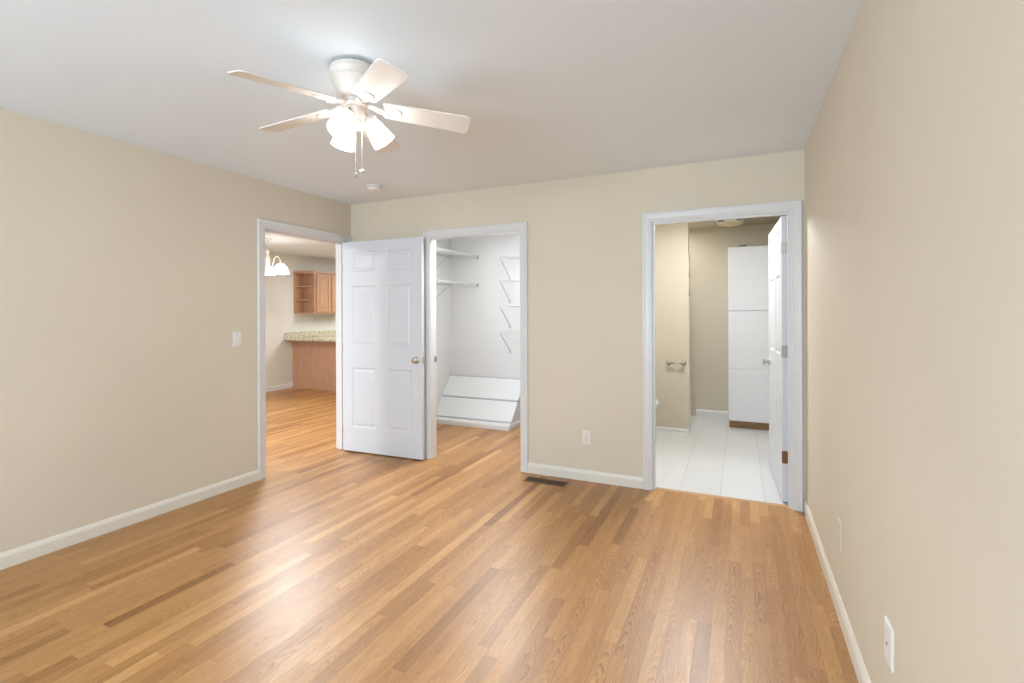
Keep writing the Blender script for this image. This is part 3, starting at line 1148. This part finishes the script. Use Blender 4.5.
# toilet (its bowl tip shows past the door frame)
tl = thing('toilet', 'white toilet with its bowl tip showing beside the bathroom doorway', 'toilet', (BL, 5.38, 0))
mb = MB()
NS = 28
def oval(cx, rx, ry, z, front=1.0):
    return [(cx + rx * (math.cos(2 * PI * k / NS)) * (front if math.cos(2 * PI * k / NS) > 0 else 1), ry * math.sin(2 * PI * k / NS), z) for k in range(NS)]
rings = [mb.pts(oval(*a)) for a in ((.36, .22, .11, 0), (.36, .21, .105, .03), (.36, .17, .095, .12), (.38, .19, .12, .20), (.42, .25, .165, .29), (.44, .275, .182, .36), (.44, .283, .186, .385), (.44, .278, .182, .395),
                                     (.44, .21, .125, .395), (.43, .18, .10, .30), (.42, .08, .05, .22))]
for A, B in zip(rings, rings[1:]):
    for k in range(NS):
        j = (k + 1) % NS
        mb.face((A[k], A[j], B[j], B[k]), True)
mb.face(rings[-1])
mb.face(rings[0][::-1])
mb.build('bowl', M['porcelain'], tl)
mb = MB()
A = [mb.pts(oval(.44, rx, ry, z)) for rx, ry, z in ((.287, .188, .397), (.290, .191, .405), (.287, .188, .413), (.0, .0, .414))]
for P_, Q_ in zip(A, A[1:]):
    for k in range(NS):
        j = (k + 1) % NS
        mb.face((P_[k], P_[j], Q_[j], Q_[k]), True)
mb.face(A[0][::-1])
mb.build('seat', M['porcelain'], tl)
mb = MB()
A = [mb.pts(oval(.435, rx, ry, z)) for rx, ry, z in ((.282, .184, .4165), (.284, .186, .424), (.270, .174, .434), (.0, .0, .438))]
for P_, Q_ in zip(A, A[1:]):
    for k in range(NS):
        j = (k + 1) % NS
        mb.face((P_[k], P_[j], Q_[j], Q_[k]), True)
mb.face(A[0][::-1])
mb.build('lid', M['porcelain'], tl)
mb = MB()
mb.box(.004, .185, -.20, .20, .37, .72)
mb.build('tank', M['porcelain'], tl, .02, 3)
mb = MB()
mb.box(.002, .195, -.21, .21, .722, .752)
mb.build('tank_lid', M['porcelain'], tl, .008, 2)

# ------------------------------------------------------------------ dining area and kitchen
cd = thing('chandelier', 'lit chandelier with glass bell shades hanging in the dining area', 'chandelier', (-6.215, 5.08, H))
mb = MB()
mb.lathe([(0, 0), (.062, 0), (.064, -.006), (.050, -.020), (.020, -.030), (0, -.031)], seg=28)
mb.build('canopy', M['chmetal'], cd)
mb = MB()
for i in range(5):
    z = -.030 - i * .026
    pts = [(.007 * math.cos(a) * (1 if i % 2 else 0), .007 * math.cos(a) * (0 if i % 2 else 1), z - .015 + .015 * math.sin(a)) for a in [2 * PI * k / 12 for k in range(12)]]
    mb.tube(pts, .0025, 5, closed=True)
mb.build('chain', M['chmetal'], cd)
mb = MB()
mb.lathe([(0, -.150), (.010, -.150), (.014, -.162), (.030, -.178), (.036, -.192), (.018, -.212), (.016, -.235), (.030, -.255), (.036, -.300), (.032, -.370),
          (.038, -.410), (.040, -.450), (.026, -.480), (.010, -.495), (.013, -.508), (0, -.520)], seg=24)
mb.build('column', M['chmetal'], cd)
for k in range(3):
    az = R(24.6 + 120 * k)
    c, s_ = math.cos(az), math.sin(az)
    mb = MB()
    P = [(.03, -.43), (.060, -.41), (.078, -.35), (.095, -.285), (.125, -.255), (.160, -.268), (.184, -.310), (.190, -.365)]
    mb.tube([(r * c, r * s_, z) for r, z in P], .008, 8)
    ar = mb.build('arm', M['chmetal'], cd)
    mb = MB()
    mb.lathe([(.022, -.362), (.046, -.375), (.074, -.402), (.094, -.440), (.110, -.500), (.113, -.512), (.108, -.512), (.089, -.440), (.070, -.406), (.044, -.381), (0, -.369)],
             (.190 * c, .190 * s_, 0), (0, 0, 1), 28)
    mb.build('lamp_shade', M['chshade'], ar)
    mb = MB()
    mb.lathe([(0, -.378), (.014, -.388), (.024, -.425), (.022, -.455), (0, -.475)], (.190 * c, .190 * s_, 0), (0, 0, 1), 14)
    mb.build('bulb', M['bulb'], ar)

# angled open end shelf
YS = 6.655
es = thing('end_shelf', 'open oak corner shelf unit at the end of the wall cabinets', 'shelf unit', (0, 0, 0))
Z0, Z1 = 1.356, 2.120
XF = -7.185
outline = lambda ins: [(XK + .002, YS + ins), (XF - ins * 1.1, 6.845 - ins * .2), (XF - ins * 1.1, 6.880), (XK + .002, 6.880)]
mb = MB()
for z0, z1 in ((Z0, Z0 + .020), (Z1 - .022, Z1)):
    mb.extrude(outline(0), lambda u, v, tt: (u, v, tt), z0, z1)
mb.box(XK + .002, XK + .014, YS, 6.880, Z0 + .020, Z1 - .022)
mb.box(XK + .014, XF - .004, 6.868, 6.880, Z0 + .020, Z1 - .022)
mb.build('carcass', M['wood'], es)
for z in (1.600, 1.850):
    mb = MB()
    mb.extrude([(XK + .014, YS + .022), (XF - .030, 6.846), (XF - .030, 6.868), (XK + .014, 6.868)], lambda u, v, tt: (u, v, tt), z, z + .018)
    mb.build('shelf', M['wood_h'], es)
mb = MB()
mb.extrude([(XK + .002, YS - .012), (XF + .02, 6.838), (XF + .02, 6.880), (XK + .002, 6.880)], lambda u, v, tt: (u, v, tt), Z1, Z1 + .028)
q = mb.build('crown', M['wood_h'], es)

# wall cabinets behind it (raised-panel doors face the room)
def wall_cabinet(y0, n, label):
    t = thing('wall_cabinet', label, 'cabinet', (0, 0, 0))
    y1 = y0 + .05 + n * .385
    mb = MB()
    mb.box(XK + .002, XF - .0, y0, y1, Z0, Z1)
    mb.build('body', M['wood'], t, .002)
    mb = MB()
    mb.box(XK + .002, XF + .02, y0, y1, Z1 + .0005, Z1 + .028)
    mb.build('crown', M['wood_h'], t)
    for k in range(n):
        a0 = y0 + .038 + k * .385
        a1 = a0 + .345
        z0, z1 = Z0 + .030, Z1 - .032
        mb = MB()
        xf = XF + .019
        prev = None
        for ins, x in ((0, XF + .0005), (0, xf - .004), (.004, xf), (.055, xf), (.058, xf - .009), (.066, xf - .009), (.092, xf - .001), (.094, xf - .001)):
            q = mb.pts([(x, a0 + ins, z0 + ins), (x, a1 - ins, z0 + ins), (x, a1 - ins, z1 - ins), (x, a0 + ins, z1 - ins)])
            if prev:
                for i in range(4):
                    j = (i + 1) % 4
                    mb.face((prev[i], prev[j], q[j], q[i]))
            prev = q
        mb.face(prev)
        mb.build('door', M['wood'], t)
    return t, y1
_, yy = wall_cabinet(6.882, 2, 'oak wall cabinet with raised-panel doors beside the open end shelf')

# peninsula
pn = thing('peninsula', 'oak peninsula panel under the granite counter', 'cabinet', (0, 0, 0))
mb = MB()
mb.box(XK + .002, -5.55, 6.62, 7.22, 0, .872)
mb.build('body', M['wood'], pn, .002)
mb = MB()
mb.box(XK + .004, -5.55, 6.612, 6.62, 0, .045)
mb.box(XK + .004, -5.55, 6.610, 6.62, .800, .872)
mb.build('rail', M['wood_h'], pn)
bc = thing('base_cabinet', 'oak base cabinet run along the kitchen wall behind the peninsula', 'cabinet', (0, 0, 0))
mb = MB()
mb.box(XK + .002, -6.86, 7.222, 10.0, .10, .872)
mb.build('body', M['wood'], bc, .002)
mb = MB()
mb.box(XK + .002, -6.92, 7.222, 10.0, 0, .10)
mb.build('toe_kick', M['toe'], bc)
for k in range(5):
    mb = MB()
    mb.box(-6.86, -6.842, 7.26 + k * .54, 7.26 + k * .54 + .50, .13, .69)
    mb.build('door', M['wood'], bc, .004)
    mb = MB()
    mb.box(-6.86, -6.842, 7.26 + k * .54, 7.26 + k * .54 + .50, .71, .85)
    mb.build('drawer', M['wood'], bc, .004)
cn = thing('granite_counter', 'speckled granite countertop and backsplash on the oak peninsula', 'countertop', (0, 0, 0))
mb = MB()
mb.extrude([(XK + .002, 6.44), (-5.50, 6.44), (-5.50, 7.26), (-6.83, 7.26), (-6.83, 10.0), (XK + .002, 10.0)], lambda u, v, tt: (u, v, tt), .873, .916)
mb.build('worktop', M['granite'], cn, .006)
mb = MB()
mb.box(XK + .002, XK + .022, 6.44, 10.0, .9165, 1.022)
mb.build('backsplash', M['granite'], cn, .003)
